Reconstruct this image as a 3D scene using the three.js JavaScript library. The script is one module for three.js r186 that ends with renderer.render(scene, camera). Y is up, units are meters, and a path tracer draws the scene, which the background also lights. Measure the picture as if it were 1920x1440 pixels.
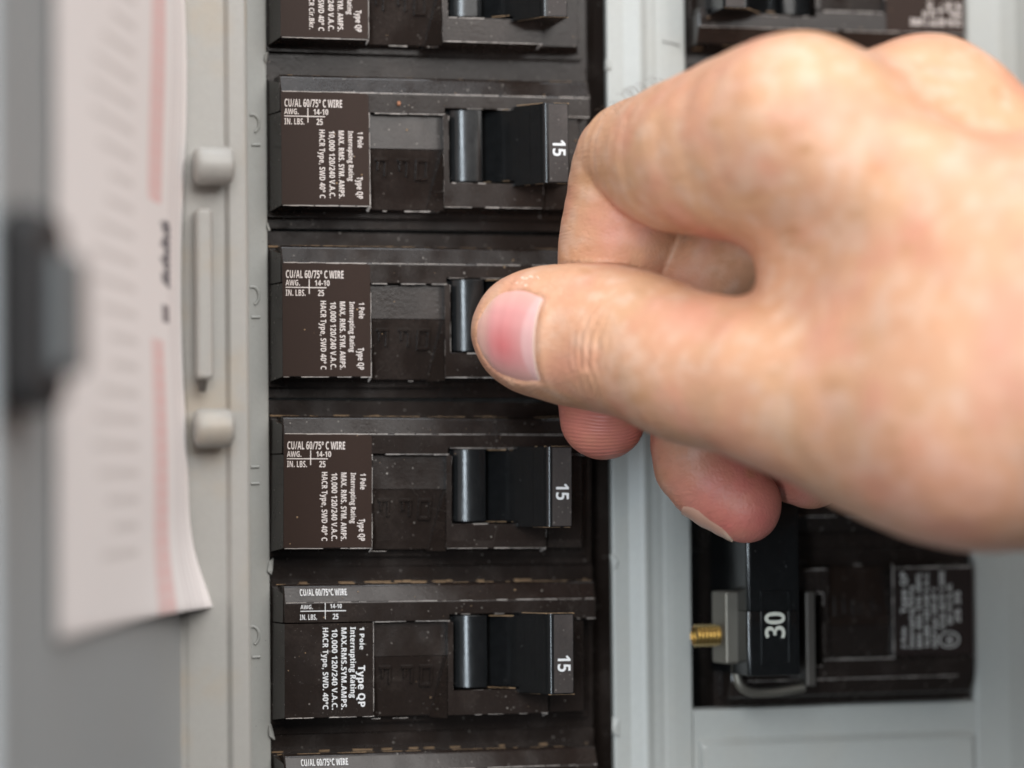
import * as THREE from 'three';
import { ConvexGeometry } from 'three/addons/geometries/ConvexGeometry.js';
import { RoundedBoxGeometry } from 'three/addons/geometries/RoundedBoxGeometry.js';
import { TextGeometry } from 'three/addons/geometries/TextGeometry.js';
import { FontLoader } from 'three/addons/loaders/FontLoader.js';
import { mergeGeometries, toCreasedNormals } from 'three/addons/utils/BufferGeometryUtils.js';
import { RectAreaLightUniformsLib } from 'three/addons/lights/RectAreaLightUniformsLib.js';

// ---------------------------------------------------------------- camera, light, exposure
// Everything below is modelled in millimetres and turned into metres when a mesh is made.
const MM = 0.001, F = 5333;                       // F: focal length in pixels of the 1920 x 1440 photograph
const scene = new THREE.Scene();
const camera = new THREE.PerspectiveCamera(2 * Math.atan(720 / F) * 180 / Math.PI, 4 / 3, 0.02, 5);
camera.position.set(-72.2048 * MM, -9.2927 * MM, 423.4509 * MM);
camera.rotation.set(0.0319, -0.2554, -0.0094, 'YXZ');
camera.updateMatrixWorld(true);
camera.focus = 0.4205;
camera.userData.fStop = camera.getFocalLength() / 15.0;
scene.background = new THREE.Color(0.035, 0.036, 0.038);   // the dim room behind the photographer
const renderer = new THREE.WebGLRenderer();
renderer.toneMapping = THREE.LinearToneMapping;
renderer.toneMappingExposure = 1.36;
renderer.shadowMap.enabled = true;
RectAreaLightUniformsLib.init();
function areaLight(w, h, color, intensity, at, to) {
  const l = new THREE.RectAreaLight(color, intensity, w, h);
  l.position.set(...at); l.lookAt(...to); scene.add(l);
  return l;
}
areaLight(1.3, 0.75, new THREE.Color(1.0, 0.975, 0.95), 4.0, [0.12, 0.55, 0.88], [0.05, 0, 0]);     // large soft lamp above and in front
areaLight(0.6, 0.22, new THREE.Color(0.88, 0.94, 1.0), 6.5, [0.0, 0.72, 0.07], [0.05, 0, 0.03]);       // cooler light from straight overhead
areaLight(0.06, 0.9, new THREE.Color(0.80, 0.91, 1.0), 30, [-0.36, 0.10, 0.85], [0.03, 0, 0]);      // cool window light from the left

// ---------------------------------------------------------------- helpers
const ray = (px, py) => new THREE.Vector3((px - 960) / F, -(py - 720) / F, -1).applyQuaternion(camera.quaternion);
const eye = camera.position.clone().multiplyScalar(1000);
const at = (px, py, z) => { const d = ray(px, py); return eye.clone().addScaledVector(d, (z - eye.z) / d.z); };       // where a pixel's line of sight meets the height z above the cover
const atDepth = (px, py, depth) => eye.clone().addScaledVector(ray(px, py), depth);
function rng(seed) { let s = seed >>> 0; return () => { s = (s + 0x6D2B79F5) >>> 0; let t = s; t = Math.imul(t ^ (t >>> 15), t | 1); t ^= t + Math.imul(t ^ (t >>> 7), t | 61); return ((t ^ (t >>> 14)) >>> 0) / 4294967296; }; }
const hash3 = (x, y, z) => { let h = Math.imul(x, 374761393) ^ Math.imul(y, 668265263) ^ Math.imul(z, 2147483647 ^ 0x5bd1e995); h = Math.imul(h ^ (h >>> 13), 1274126177); return ((h ^ (h >>> 16)) >>> 0) / 4294967296; };
function noise3(x, y, z) {
  const X = Math.floor(x), Y = Math.floor(y), Z = Math.floor(z); let u = x - X, v = y - Y, w = z - Z;
  u = u * u * (3 - 2 * u); v = v * v * (3 - 2 * v); w = w * w * (3 - 2 * w);
  const l = (a, b, t) => a + (b - a) * t, h = (i, j, k) => hash3(X + i, Y + j, Z + k);
  return l(l(l(h(0, 0, 0), h(1, 0, 0), u), l(h(0, 1, 0), h(1, 1, 0), u), v), l(l(h(0, 0, 1), h(1, 0, 1), u), l(h(0, 1, 1), h(1, 1, 1), u), v), w);
}
const fbm = (x, y, z, o = 4) => { let s = 0, a = 0.5, n = 0; for (let i = 0; i < o; i++) { s += a * noise3(x, y, z); n += a; a *= 0.5; x *= 2.03; y *= 2.03; z *= 2.03; } return s / n; };
const clamp = (x, a = 0, b = 1) => Math.min(b, Math.max(a, x)), mix = (a, b, t) => a + (b - a) * t, sstep = (a, b, x) => { const t = clamp((x - a) / (b - a)); return t * t * (3 - 2 * t); };
const toS = (c) => c <= 0.0031308 ? 12.92 * c : 1.055 * Math.pow(c, 1 / 2.4) - 0.055;
function dataTexture(w, h, fn, srgb) {            // fn(x, y) -> [r, g, b] linear or a number
  const d = new Uint8Array(w * h * 4);
  for (let y = 0; y < h; y++) for (let x = 0; x < w; x++) {
    let v = fn(x, y); if (typeof v === 'number') v = [v, v, v];
    for (let c = 0; c < 3; c++) d[(y * w + x) * 4 + c] = 255 * clamp(srgb ? toS(v[c]) : v[c]);
    d[(y * w + x) * 4 + 3] = 255;
  }
  const t = new THREE.DataTexture(d, w, h); t.wrapS = t.wrapT = THREE.RepeatWrapping; t.magFilter = THREE.LinearFilter; t.minFilter = THREE.LinearFilter;
  if (srgb) t.colorSpace = THREE.SRGBColorSpace; t.needsUpdate = true; return t;
}
const taken = {};
const numbered = (n) => { const k = taken[n] = (taken[n] ?? -1) + 1; return k ? `${n}_${String(k).padStart(3, '0')}` : n; };
function plain(g) { g = g.index ? g.toNonIndexed() : g; const o = new THREE.BufferGeometry(); o.setAttribute('position', g.attributes.position); if (!g.attributes.normal) g.computeVertexNormals(); o.setAttribute('normal', g.attributes.normal); return o; }
function boxUV(g, size) {                         // uv in units of `size` millimetres, by the way each face points
  const p = g.attributes.position, n = g.attributes.normal, uv = new Float32Array(p.count * 2);
  for (let i = 0; i < p.count; i++) {
    const ax = Math.abs(n.getX(i)), ay = Math.abs(n.getY(i)), az = Math.abs(n.getZ(i)), x = p.getX(i), y = p.getY(i), z = p.getZ(i);
    const [u, v] = az >= ax * 0.6 && az >= ay * 0.6 ? [x, y] : ay > ax ? [x, z + y * 0.3] : [z + x * 0.3, y];
    uv[i * 2] = u / size; uv[i * 2 + 1] = v / size;
  }
  g.setAttribute('uv', new THREE.BufferAttribute(uv, 2));
}
function part(name, geos, mat, parent, opt = {}) {
  geos = Array.isArray(geos) ? geos : [geos];
  let g = opt.keep ? geos[0] : mergeGeometries(geos.map(plain));
  if (!opt.keep) boxUV(g, opt.uv ?? 60);
  g.scale(MM, MM, MM);
  const m = new THREE.Mesh(g, mat); m.name = parent ? name : numbered(name); m.castShadow = m.receiveShadow = true; (parent ?? scene).add(m);
  if (opt.kind) m.userData.kind = opt.kind;
  return m;
}
function thing(name, label, category, at = [0, 0, 0], group) {
  const o = new THREE.Group(); o.name = numbered(name); o.position.set(at[0] * MM, at[1] * MM, at[2] * MM); scene.add(o);
  o.userData = { label, category }; if (group) o.userData.group = group; return o;
}
// a block whose back face is one rectangle and front face another, all edges chamfered by r
function block(x0, x1, y0, y1, z0, z1, o = {}) {
  const r = o.r ?? 0.18, l = o.l ?? 0, rr = o.rr ?? 0, t = o.t ?? 0, b = o.b ?? 0, tz = o.tz ?? 0, bz = o.bz ?? 0, rz = o.rz ?? 0;   // l, rr, t, b: how far the front face is drawn in; tz, rz: front face lower at the top, at the right
  const C = [[x0, y0, z0], [x1, y0, z0], [x1, y1, z0], [x0, y1, z0], [x0 + l, y0 + b, z1 - bz], [x1 - rr, y0 + b, z1 - rz - bz], [x1 - rr, y1 - t, z1 - tz - rz], [x0 + l, y1 - t, z1 - tz]].map((c) => new THREE.Vector3(...c));
  const E = [[1, 3, 4], [0, 2, 5], [1, 3, 6], [0, 2, 7], [0, 5, 7], [1, 4, 6], [2, 5, 7], [3, 4, 6]], P = [];
  C.forEach((c, i) => E[i].forEach((j) => { const d = C[j].clone().sub(c), L = d.length(); P.push(c.clone().addScaledVector(d, Math.min(r, L * 0.3) / L)); }));
  return new ConvexGeometry(P);
}
const dense = (pts) => pts.flatMap((p, i) => { const q = pts[(i + 1) % pts.length], L = Math.hypot(q[0] - p[0], q[1] - p[1]), e = 0.06 / L; return L > 0.8 ? [p, [p[0] + (q[0] - p[0]) * e, p[1] + (q[1] - p[1]) * e], [q[0] + (p[0] - q[0]) * e, q[1] + (p[1] - q[1]) * e]] : [p]; });   // keeps the shading of flat faces flat beside rounded edges
function prismY(pts, y0, y1, bevel = 0.12, crease = 0.6) {     // an x-z outline drawn out along y
  const s = new THREE.Shape(dense(pts).map(([x, z]) => new THREE.Vector2(x, z)));
  let g = new THREE.ExtrudeGeometry(s, { depth: y1 - y0 - 2 * bevel, bevelEnabled: bevel > 0, bevelSize: bevel, bevelThickness: bevel, bevelOffset: -bevel, bevelSegments: 2, curveSegments: 6 });
  g.rotateX(Math.PI / 2); g.translate(0, y1 - bevel, 0);
  return toCreasedNormals(g, crease);
}
function prismX(pts, x0, x1, bevel = 0.15, crease = 0.3) {     // a y-z outline drawn out along x
  const s = new THREE.Shape(dense(pts).map(([y, z]) => new THREE.Vector2(y, z)));
  let g = new THREE.ExtrudeGeometry(s, { depth: x1 - x0 - 2 * bevel, bevelEnabled: bevel > 0, bevelSize: bevel, bevelThickness: bevel, bevelOffset: -bevel, bevelSegments: 2 });
  g.applyMatrix4(new THREE.Matrix4().set(0, 0, 1, x0 + bevel, 1, 0, 0, 0, 0, 1, 0, 0, 0, 0, 0, 1));
  return toCreasedNormals(g, crease);
}
const tube = (pts, r, seg = 24, rad = 10) => new THREE.TubeGeometry(new THREE.CatmullRomCurve3(pts.map((p) => p.isVector3 ? p : new THREE.Vector3(...p))), seg, r, rad);

// ---------------------------------------------------------------- materials
const R0 = rng(11);
const TS = 1024;                                                            // 60 mm of surface on 1024 pixels
const speck = new Float32Array(TS * TS), scuff = new Float32Array(TS * TS);
for (let i = 0; i < 1700; i++) {                                            // dust specks
  const cx = R0() * TS, cy = R0() * TS, r = 0.5 + Math.pow(R0(), 5) * 2.4, a = 0.15 + 0.75 * R0() * R0();
  for (let y = -4; y <= 4; y++) for (let x = -4; x <= 4; x++) { const d = Math.hypot(x, y) / r; if (d < 1.2) { const k = ((cy + y + TS) % TS | 0) * TS + ((cx + x + TS) % TS | 0); speck[k] = Math.max(speck[k], a * sstep(1.2, 0.5, d)); } }
}
for (let i = 0; i < 90; i++) {                                              // fine scratches and lint
  let x = R0() * TS, y = R0() * TS, an = R0() * 6.3, n = 8 + R0() * 40, a = 0.08 + 0.3 * R0() * R0();
  for (let k = 0; k < n; k++) { x += Math.cos(an); y += Math.sin(an); an += (R0() - 0.5) * 0.2; const q = ((y + TS) % TS | 0) * TS + ((x + TS) % TS | 0); scuff[q] = Math.max(scuff[q], a); }
}
const plasticMap = dataTexture(TS, TS, (x, y) => {
  const n = fbm(x / 90, y / 90, 3, 4), f = fbm(x / 5, y / 5, 9, 2), k = speck[y * TS + x], s = scuff[y * TS + x];
  const dust = 0.03 * sstep(0.5, 0.75, n) * (0.4 + f), b = 0.85 + 0.3 * f;
  const c = [0.0160 * b + dust * 0.3, 0.0112 * b + dust * 0.25, 0.0092 * b + dust * 0.22];
  const m = Math.max(k * 0.8, s * 0.35); return [mix(c[0], 0.40, m), mix(c[1], 0.36, m), mix(c[2], 0.32, m)];
}, true);
const plasticRough = dataTexture(TS, TS, (x, y) => 0.23 + 0.2 * (fbm(x / 40, y / 60, 5, 4) - 0.5) + 0.3 * speck[y * TS + x] + 0.15 * scuff[y * TS + x]);
const plasticBump = dataTexture(512, 512, (x, y) => fbm(x / 2.2, y / 2.2, 1, 2) * 0.7 + 0.3 * fbm(x / 14, y / 14, 2, 2));
const shifted = (t, u, v) => { const c = t.clone(); c.offset.set(u, v); c.needsUpdate = true; return c; };
function plastic(seed, tint = 1, spec = 0.75) {
  const r = rng(seed), u = r(), v = r();
  return new THREE.MeshPhysicalMaterial({ color: new THREE.Color(tint, tint, tint), map: shifted(plasticMap, u, v), roughness: 1, roughnessMap: shifted(plasticRough, u, v), bumpMap: plasticBump, bumpScale: 0.000012, specularIntensity: spec });
}
const black = new THREE.MeshPhysicalMaterial({ color: new THREE.Color(0.9, 0.95, 1), roughness: 1, specularIntensity: 1,
  map: dataTexture(512, 512, (x, y) => { const k = speck[(y * 2) * TS + x * 2], b = 0.0075 * (0.8 + 0.4 * fbm(x / 6, y / 6, 4, 2)); const m = k * k * 0.5; return [mix(b, 0.3, m), mix(b, 0.28, m), mix(b, 0.26, m)]; }, true),
  roughnessMap: dataTexture(512, 512, (x, y) => 0.15 + 0.09 * fbm(x / 8, y / 30, 6, 3) + 0.2 * speck[(y * 2) * TS + x * 2]), bumpMap: plasticBump, bumpScale: 0.000006 });
const faceMat = new THREE.MeshPhysicalMaterial({ map: plasticMap, color: new THREE.Color(1.5, 1.5, 1.55), roughness: 0.6, bumpMap: plasticBump, bumpScale: 0.00004 });
const dustMat = new THREE.MeshStandardMaterial({ color: new THREE.Color(0.33, 0.295, 0.27), roughness: 0.95 });
const brownDust = new THREE.MeshStandardMaterial({ color: new THREE.Color(0.23, 0.15, 0.085), roughness: 1 });
const printWhite = new THREE.MeshStandardMaterial({ color: new THREE.Color(0.62, 0.62, 0.62), roughness: 0.6 });
const printCream = new THREE.MeshStandardMaterial({ color: new THREE.Color(0.55, 0.55, 0.48), roughness: 0.6 });
const paintBump = dataTexture(512, 512, (x, y) => fbm(x / 9, y / 9, 7, 3) * 0.7 + 0.3 * fbm(x / 2.5, y / 2.5, 3, 1));
function paint(r, g, b, stain, rough = 0.42) {
  const t = dataTexture(512, 512, (x, y) => {
    const n = fbm(x / 60, y / 60, 21, 4), f = fbm(x / 4, y / 4, 22, 2), k = speck[((y * 2) % TS) * TS + ((x * 2 + 37) % TS)], q = 0.97 + 0.06 * f, st = stain * sstep(0.48, 0.75, n);
    const d = k > 0.55 ? k * 0.5 : 0;
    return [mix(r * q, 0.42, st) * (1 - d), mix(g * q, 0.33, st) * (1 - d), mix(b * q, 0.22, st) * (1 - d)];
  }, true);
  return new THREE.MeshPhysicalMaterial({ map: t, roughness: rough, bumpMap: paintBump, bumpScale: 0.00003 });
}
const coverPaint = paint(0.348, 0.352, 0.332, 0.06), trimPaint = paint(0.36, 0.352, 0.33, 0.4), doorPaint = paint(0.36, 0.375, 0.38, 0.03, 0.5);
const bareMetal = new THREE.MeshStandardMaterial({ color: new THREE.Color(0.22, 0.205, 0.175), metalness: 0.8, roughness: 0.5 });
const darkMetal = new THREE.MeshStandardMaterial({ color: new THREE.Color(0.10, 0.09, 0.08), metalness: 0.6, roughness: 0.45 });
const brass = new THREE.MeshStandardMaterial({ color: new THREE.Color(0.55, 0.41, 0.18), metalness: 1, roughness: 0.36 });
const rubber = new THREE.MeshStandardMaterial({ color: new THREE.Color(0.018, 0.018, 0.02), roughness: 0.5 });
const font = await new FontLoader().loadAsync('fonts/droid/droid_sans_bold.typeface.json');

// ---------------------------------------------------------------- the panel: interior, cover, trim, door
const interior = part('panel_interior', new RoundedBoxGeometry(190, 220, 4, 1, 0.5).translate(52, 0, -52), new THREE.MeshStandardMaterial({ color: new THREE.Color(0.2, 0.205, 0.2), roughness: 0.7 }));
interior.userData = { kind: 'structure' };
const XL = 0.5, XB0 = 54.2, XB1 = 66.95, XO = 114.6, YO = -46.0;
const cover = thing('panel_cover', 'grey painted steel cover with cut-outs round both columns of breakers', 'panel cover');
{
  const bar = [[XB0, -1.2], [XB0, -0.1], [XB0 + 0.25, 0.05], [XB0 + 2.6, 0.2], [58.6, 0.75], [59.1, 1.0], [59.5, 1.02], [59.9, 0.8], [60.6, 0.45], [61.6, 0.35], [62.2, 0.12], [62.8, 0.32], [64, 0.36], [XB1 - 0.25, 0.2], [XB1, 0], [XB1, -1.2]];
  part('centre_bar', prismY(bar, -110, 110, 0, 0.9), coverPaint, cover);
  part('edge_strip', prismY([[-14, -1.2], [-14, 0], [XL - 0.3, 0], [XL - 0.05, -0.12], [XL, -0.4], [XL, -1.2]], -110, 110, 0, 0.9), coverPaint, cover);
  part('side_panel', prismY([[XO, -1.2], [XO, -0.3], [XO + 0.4, 0], [120.5, 0.15], [123.5, -0.4], [126.5, -2.2], [132, -3], [150, -3], [150, -4.2], [131.5, -4.2], [125.5, -3.2], [122.5, -1.6], [120, -1.2]], -110, 110, 0, 0.9), coverPaint, cover);
  part('filler_plate', block(XB1 + 0.02, XO - 0.02, -110, YO, -1.2, 0.3, { r: 0.35, t: 0.25 }), coverPaint, cover);
  part('blank_plate', block(XB1 + 0.7, XO - 0.3, -76, -50.6, 0.2, 2.4, { tz: 1.0, r: 0.5, t: 1.2, l: 0.5, rr: 1.0, b: 1 }), coverPaint, cover);
  // stamped circuit numbers, half hidden behind the trim
  const marks = [[243, 'arc'], [566, 'arc'], [892, 'dash'], [1203, 'arc']];
  for (const [py, kind] of marks) {
    const c = at(478, py, 0), g = [];
    if (kind === 'arc') {
      const a = []; for (let k = 0; k <= 12; k++) { const t = Math.PI * (0.62 - 1.02 * k / 12); a.push([c.x - 0.35 + 0.95 * Math.cos(t), c.y + 0.9 + 1.35 * Math.sin(t), 0.02]); }
      g.push(tube(a, 0.24, 20, 8), tube([[c.x - 0.5, c.y - 2.35, 0.02], [c.x + 0.75, c.y - 2.3, 0.02]], 0.24, 4, 8));
    } else for (const d of [1.3, -1.2]) g.push(tube([[c.x - 0.6, c.y + d, 0.02], [c.x + 0.65, c.y + d + 0.05, 0.02]], 0.24, 4, 8));
    part('stamped_number', g, coverPaint, cover);
  }
  part('paint_scratch', tube([at(1242, 77, 0.42), at(1252, 80, 0.42), at(1262, 82, 0.42), at(1275, 86, 0.42)], 0.09, 12, 5), darkMetal, cover);
  // torn stubs left where the twist-outs were snapped off
  const rs = rng(5);
  for (const [px, py, s] of [[1152, 1052, 1], [1154, 1362, 1], [1141, 122, 0.8], [509, 1062, 0.9], [509, 1372, 0.8], [499, 108, 0.6], [503, 425, 0.5]]) {
    const c = at(px, py, 0.1), P = [];
    for (let k = 0; k < 16; k++) P.push(new THREE.Vector3(c.x + (rs() - 0.5) * 1.5 * s, c.y + (rs() - 0.5) * 3.0 * s, c.z + (rs() - 0.5) * 0.9));
    part('torn_stub', new ConvexGeometry(P), coverPaint, cover);
  }
}
const trim = thing('hinge_trim', 'stained beige grey hinge side trim strip with two round knuckles and a pin rod', 'trim strip');
part('strip', prismY([[-21, -2], [-21, 22.0], [-15.5, 22.0], [-15, 22.4], [-9.6, 22.4], [-8.9, 23.2], [-6.9, 23.4], [-6.3, 23.1], [-6.15, 22.4], [-6.3, 18], [-7.4, 0.05], [-9, -2]], -110, 110, 0, 0.9), trimPaint, trim);
for (const py of [310, 803]) {
  const a = at(364, py, 25.6), b = at(437, py, 25.6);
  const prof = [[0.01, 0], [2.0, 0], [2.5, 0.3], [2.75, 0.9], [2.75, b.x - a.x - 0.9], [2.5, b.x - a.x - 0.3], [1.9, b.x - a.x], [0.01, b.x - a.x]].map(([r, h]) => new THREE.Vector2(r, h));
  part('hinge_knuckle', toCreasedNormals(new THREE.LatheGeometry(prof, 28).rotateZ(-Math.PI / 2).translate(a.x, a.y, 25.2), 0.7), trimPaint, trim);
}
part('pin_rod', new RoundedBoxGeometry(2.4, 24.2, 3.0, 3, 0.7).translate(-12.9, 16.6, 24.3), trimPaint, trim);
part('pin_end', new THREE.CylinderGeometry(0.7, 0.5, 1.6, 12).translate(-13.2, 3.6, 24.6), darkMetal, trim);

// door, swung open towards the camera; its inside is seen at a grazing angle
const hinge = at(338, 700, 21.5), far_ = atDepth(92, 700, 325), dirX = far_.x - hinge.x, dirZ = far_.z - hinge.z, dl = Math.hypot(dirX, dirZ), dA = Math.atan2(-dirX, dirZ);
const door = thing('panel_door', 'grey steel panel door swung wide open with its inside showing', 'door', [hinge.x, 0, hinge.z]);
door.rotation.y = -dA;                                                  // the door's own z runs out from the hinge, its own x towards the breakers
part('sheet', new RoundedBoxGeometry(1.5, 230, 150, 2, 0.5).translate(-0.75, 0, 75.5), doorPaint, door);
part('edge_flange', new RoundedBoxGeometry(5, 230, 1.5, 2, 0.5).translate(1.6, 0, 120), doorPaint, door);
{
  const p = (px, py, d) => door.worldToLocal(atDepth(px, py, d).multiplyScalar(MM)).multiplyScalar(1000);
  door.updateMatrixWorld(true);
  const s0 = p(78, 582, 305), w = 10, lat = thing('door_latch', 'black plastic slide latch near the free edge of the open door', 'latch', [0, 0, 0]);
  lat.position.copy(door.localToWorld(new THREE.Vector3(0, s0.y * MM, s0.z * MM))); lat.rotation.copy(door.rotation);
  part('housing', new RoundedBoxGeometry(5.8, 22, w * 1.3, 5, 2.85).translate(2.9, 0, 0), rubber, lat);
  part('slider', new RoundedBoxGeometry(2.4, 13, w * 0.9, 4, 1.15).translate(6.6, -0.4, -1), new THREE.MeshStandardMaterial({ color: new THREE.Color(0.09, 0.093, 0.093), roughness: 0.55 }), lat);
}
// paper card on the door
{
  const c = document.createElement('canvas'); c.width = 1024; c.height = 1024; const x = c.getContext('2d');
  x.fillStyle = '#f8f2f0'; x.fillRect(0, 0, 1024, 1024);
  const mm = 1024 / 130, W = 1024;                                     // 130 mm of height, 78 mm of width on the sheet; u runs from the hinge edge outwards
  const U = (s) => s / 78 * W, V = (y) => y * mm;
  x.fillStyle = '#f2d2cf'; x.fillRect(U(15), V(0), U(9), V(36)); x.fillStyle = '#f2d5d2'; x.fillRect(U(15), V(55), U(9), V(44));
  x.fillStyle = '#efc0bd'; x.fillRect(U(3), V(97.5), U(22), V(2));
  x.fillStyle = '#f3cfcc'; for (let y = 2; y < 99; y += 2.1) if (y < 36 || y > 55) x.fillRect(U(15.5), V(y), U(8 * (0.6 + 0.4 * Math.abs(Math.sin(y * 7)))), V(0.8));
  x.fillStyle = '#ded6d5'; for (let k = 0; k < 4; k++) x.fillRect(U(3.4 + k * 2.0), V(0), U(0.7), V(k % 2 ? 96 : 92));
  x.fillStyle = '#757074'; for (let k = 0; k < 30; k++) x.fillRect(U(9.0 + 0.9 * Math.sin(k * 1.9)), V(38.4 + k * 0.3), U(4.6 + 1.4 * Math.sin(k * 0.8)), V(0.34));
  x.fillStyle = '#8f8789'; x.fillRect(U(10), V(50), U(5), V(2.4));
  x.fillStyle = '#e2dbd8'; for (let y = 8; y < 84; y += 3.4) x.fillRect(U(34), V(y), U(26 * (0.5 + 0.5 * Math.abs(Math.sin(y * 1.7)))), V(0.9));
  const tx = new THREE.CanvasTexture(c); tx.colorSpace = THREE.SRGBColorSpace;
  const NU = 40, NV = 80, pos = [], uv = [], idx = [], top = at(345, -80, 24).y, bot = at(370, 1140, 25).y, H = top - bot;
  for (let s = 0; s <= 1; s++) for (let j = 0; j <= NV; j++) for (let i = 0; i <= NU; i++) {
    const a = i / NU, b = j / NV, out = 1 + a * 77;
    const curl = 4.0 * Math.pow(sstep(0.80, 1.05, b), 2) * Math.pow(1 - a, 4) + 0.5 * Math.sin(b * 9 + a * 3) * (1 - a) + 0.9;
    pos.push(curl - s * 0.22, top - b * H - 1.1 * (1 - a) * 0 , out - 1.5 * Math.pow(sstep(0.85, 1, b), 2) * (1 - a)); uv.push(a, 1 - b * H / 130 * 1);
  }
  const S = (NU + 1) * (NV + 1);
  for (let j = 0; j < NV; j++) for (let i = 0; i < NU; i++) { const k = j * (NU + 1) + i; idx.push(k, k + NU + 1, k + 1, k + 1, k + NU + 1, k + NU + 2); const q = k + S; idx.push(q, q + 1, q + NU + 1, q + 1, q + NU + 2, q + NU + 1); }
  const rim = []; for (let i = 0; i < NU; i++) rim.push([i, i + 1], [NV * (NU + 1) + i + 1, NV * (NU + 1) + i]); for (let j = 0; j < NV; j++) rim.push([(j + 1) * (NU + 1), j * (NU + 1)], [j * (NU + 1) + NU, (j + 1) * (NU + 1) + NU]);
  for (const [a, b] of rim) idx.push(a, b, a + S, b, b + S, a + S);
  const g = new THREE.BufferGeometry(); g.setAttribute('position', new THREE.Float32BufferAttribute(pos, 3)); g.setAttribute('uv', new THREE.Float32BufferAttribute(uv, 2)); g.setIndex(idx); g.computeVertexNormals();
  const m = part('paper_notice', g, new THREE.MeshPhysicalMaterial({ map: tx, roughness: 0.7 }), null, { keep: true });
  m.position.copy(door.position); m.rotation.copy(door.rotation);
  m.userData = { label: 'white paper notice with pale red print and a curling corner, on the open door', category: 'paper' };
}

// ---------------------------------------------------------------- circuit breakers
function fit(x, s, x0, y0, x1, y1, turned, bold = true) {       // draw s so that it fills the box; turned: reads downwards
  x.save(); x.font = (bold ? 'bold ' : '') + '100px sans-serif';
  const w = x.measureText(s).width;
  if (turned) { x.translate(x0, y0); x.rotate(Math.PI / 2); x.scale((y1 - y0) / w, (x1 - x0) / 74); x.fillText(s, 0, 0); }
  else { x.translate(x0, y1); x.scale((x1 - x0) / w, (y1 - y0) / 74); x.fillText(s, 0, 0); }
  x.restore();
}
function labelA(variant) {                                        // brown sticker: 13.4 x 16.8 mm
  const c = document.createElement('canvas'); c.width = 715; c.height = 990; const x = c.getContext('2d'), r = rng(31 + variant);
  x.fillStyle = '#2b1e18'; x.fillRect(0, 0, 715, 990);
  for (let i = 0; i < 9000; i++) { x.fillStyle = r() < 0.5 ? 'rgba(0,0,0,0.07)' : 'rgba(160,130,110,0.06)'; x.fillRect(r() * 715, r() * 990, 1 + r() * 4, 1 + r() * 3); }
  x.fillStyle = '#c6bcb6';
  fit(x, 'CU/AL 60/75° C WIRE', 25, 62, 500, 132); fit(x, 'AWG.', 25, 148, 145, 198); fit(x, '14-10', 260, 148, 385, 198);
  x.fillRect(25, 210, 332, 9); x.fillRect(213, 142, 8, 128); fit(x, 'IN. LBS.', 25, 232, 190, 288); fit(x, '25', 285, 232, 340, 288);
  fit(x, '1 Pole', 622, 340, 668, 485, true); fit(x, 'Type QP', 612, 740, 662, 935, true); fit(x, 'Interrupting Rating', 545, 335, 588, 780, true);
  fit(x, 'MAX. RMS. SYM. AMPS.', 465, 330, 512, 935, true); fit(x, '10,000 120/240 V.A.C.', 388, 335, 436, 935, true); fit(x, 'HACR Type, SWD 40° C', 308, 325, 356, 935, true);
  if (variant === 1) { fit(x, 'Listed HACR Cir.Bkr.', 232, 400, 276, 925, true); fit(x, '48', 160, 480, 205, 620, true); }
  const t = new THREE.CanvasTexture(c); t.colorSpace = THREE.SRGBColorSpace; return t;
}
function labelB() {                                               // print straight on the case, seen through the sheet's own transparency
  const c = document.createElement('canvas'); c.width = 720; c.height = 980; const x = c.getContext('2d'), ox = -95, oy = -120;
  x.clearRect(0, 0, 720, 980); x.fillStyle = '#c9c7c6'; const f = (s, a, b, e, g, t) => fit(x, s, a + ox, b + oy, e + ox, g + oy, t);
  f('CU/AL 60/75°C WIRE', 230, 168, 585, 214); f('AWG.', 230, 274, 325, 305); f('14-10', 450, 270, 540, 301); x.fillRect(230 + ox, 315 + oy, 340, 7); x.fillRect(412 + ox, 262 + oy, 6, 114);
  f('IN. LBS.', 225, 340, 355, 378); f('25', 470, 338, 515, 376);
  f('1 Pole', 672, 430, 708, 590, true); f('Type QP', 660, 695, 715, 985, true); f('Interrupting Rating', 602, 430, 645, 920, true); f('MAX.RMS.SYM.AMPS.', 534, 430, 575, 1000, true);
  f('10,000 120/240 V.A.C.', 464, 440, 506, 1000, true); f('HACR Type, SWD. 40°C', 396, 430, 438, 995, true);
  const t = new THREE.CanvasTexture(c); t.colorSpace = THREE.SRGBColorSpace; return t;
}
function labelC() {                                               // dense rating print with a round mark, on the double breaker
  const c = document.createElement('canvas'); c.width = 715; c.height = 990; const x = c.getContext('2d');
  x.fillStyle = '#2a2220'; x.fillRect(0, 0, 715, 990); x.fillStyle = '#c4c2bd';
  fit(x, 'Type QP', 600, 480, 660, 960, true); fit(x, '2 Pole', 610, 80, 655, 330, true);
  fit(x, 'Interrupting Rating', 540, 80, 585, 800, true); fit(x, 'MAX. RMS. SYM. AMPS.', 470, 80, 515, 955, true); fit(x, '10,000 120/240 V.A.C.', 400, 80, 445, 960, true);
  fit(x, 'HACR Type, SWD 40° C', 330, 80, 375, 780, true); fit(x, 'CU/AL 60/75° C WIRE', 255, 290, 305, 960, true); fit(x, 'AWG. 14-10  IN. LBS.', 190, 340, 235, 820, true); fit(x, '25 35', 115, 360, 165, 730, true);
  x.lineWidth = 14; x.strokeStyle = '#c4c2bd'; x.beginPath(); x.arc(220, 170, 88, 0, 7); x.stroke(); fit(x, 'UL', 190, 110, 250, 225, true);
  const t = new THREE.CanvasTexture(c); t.colorSpace = THREE.SRGBColorSpace; return t;
}
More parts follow.
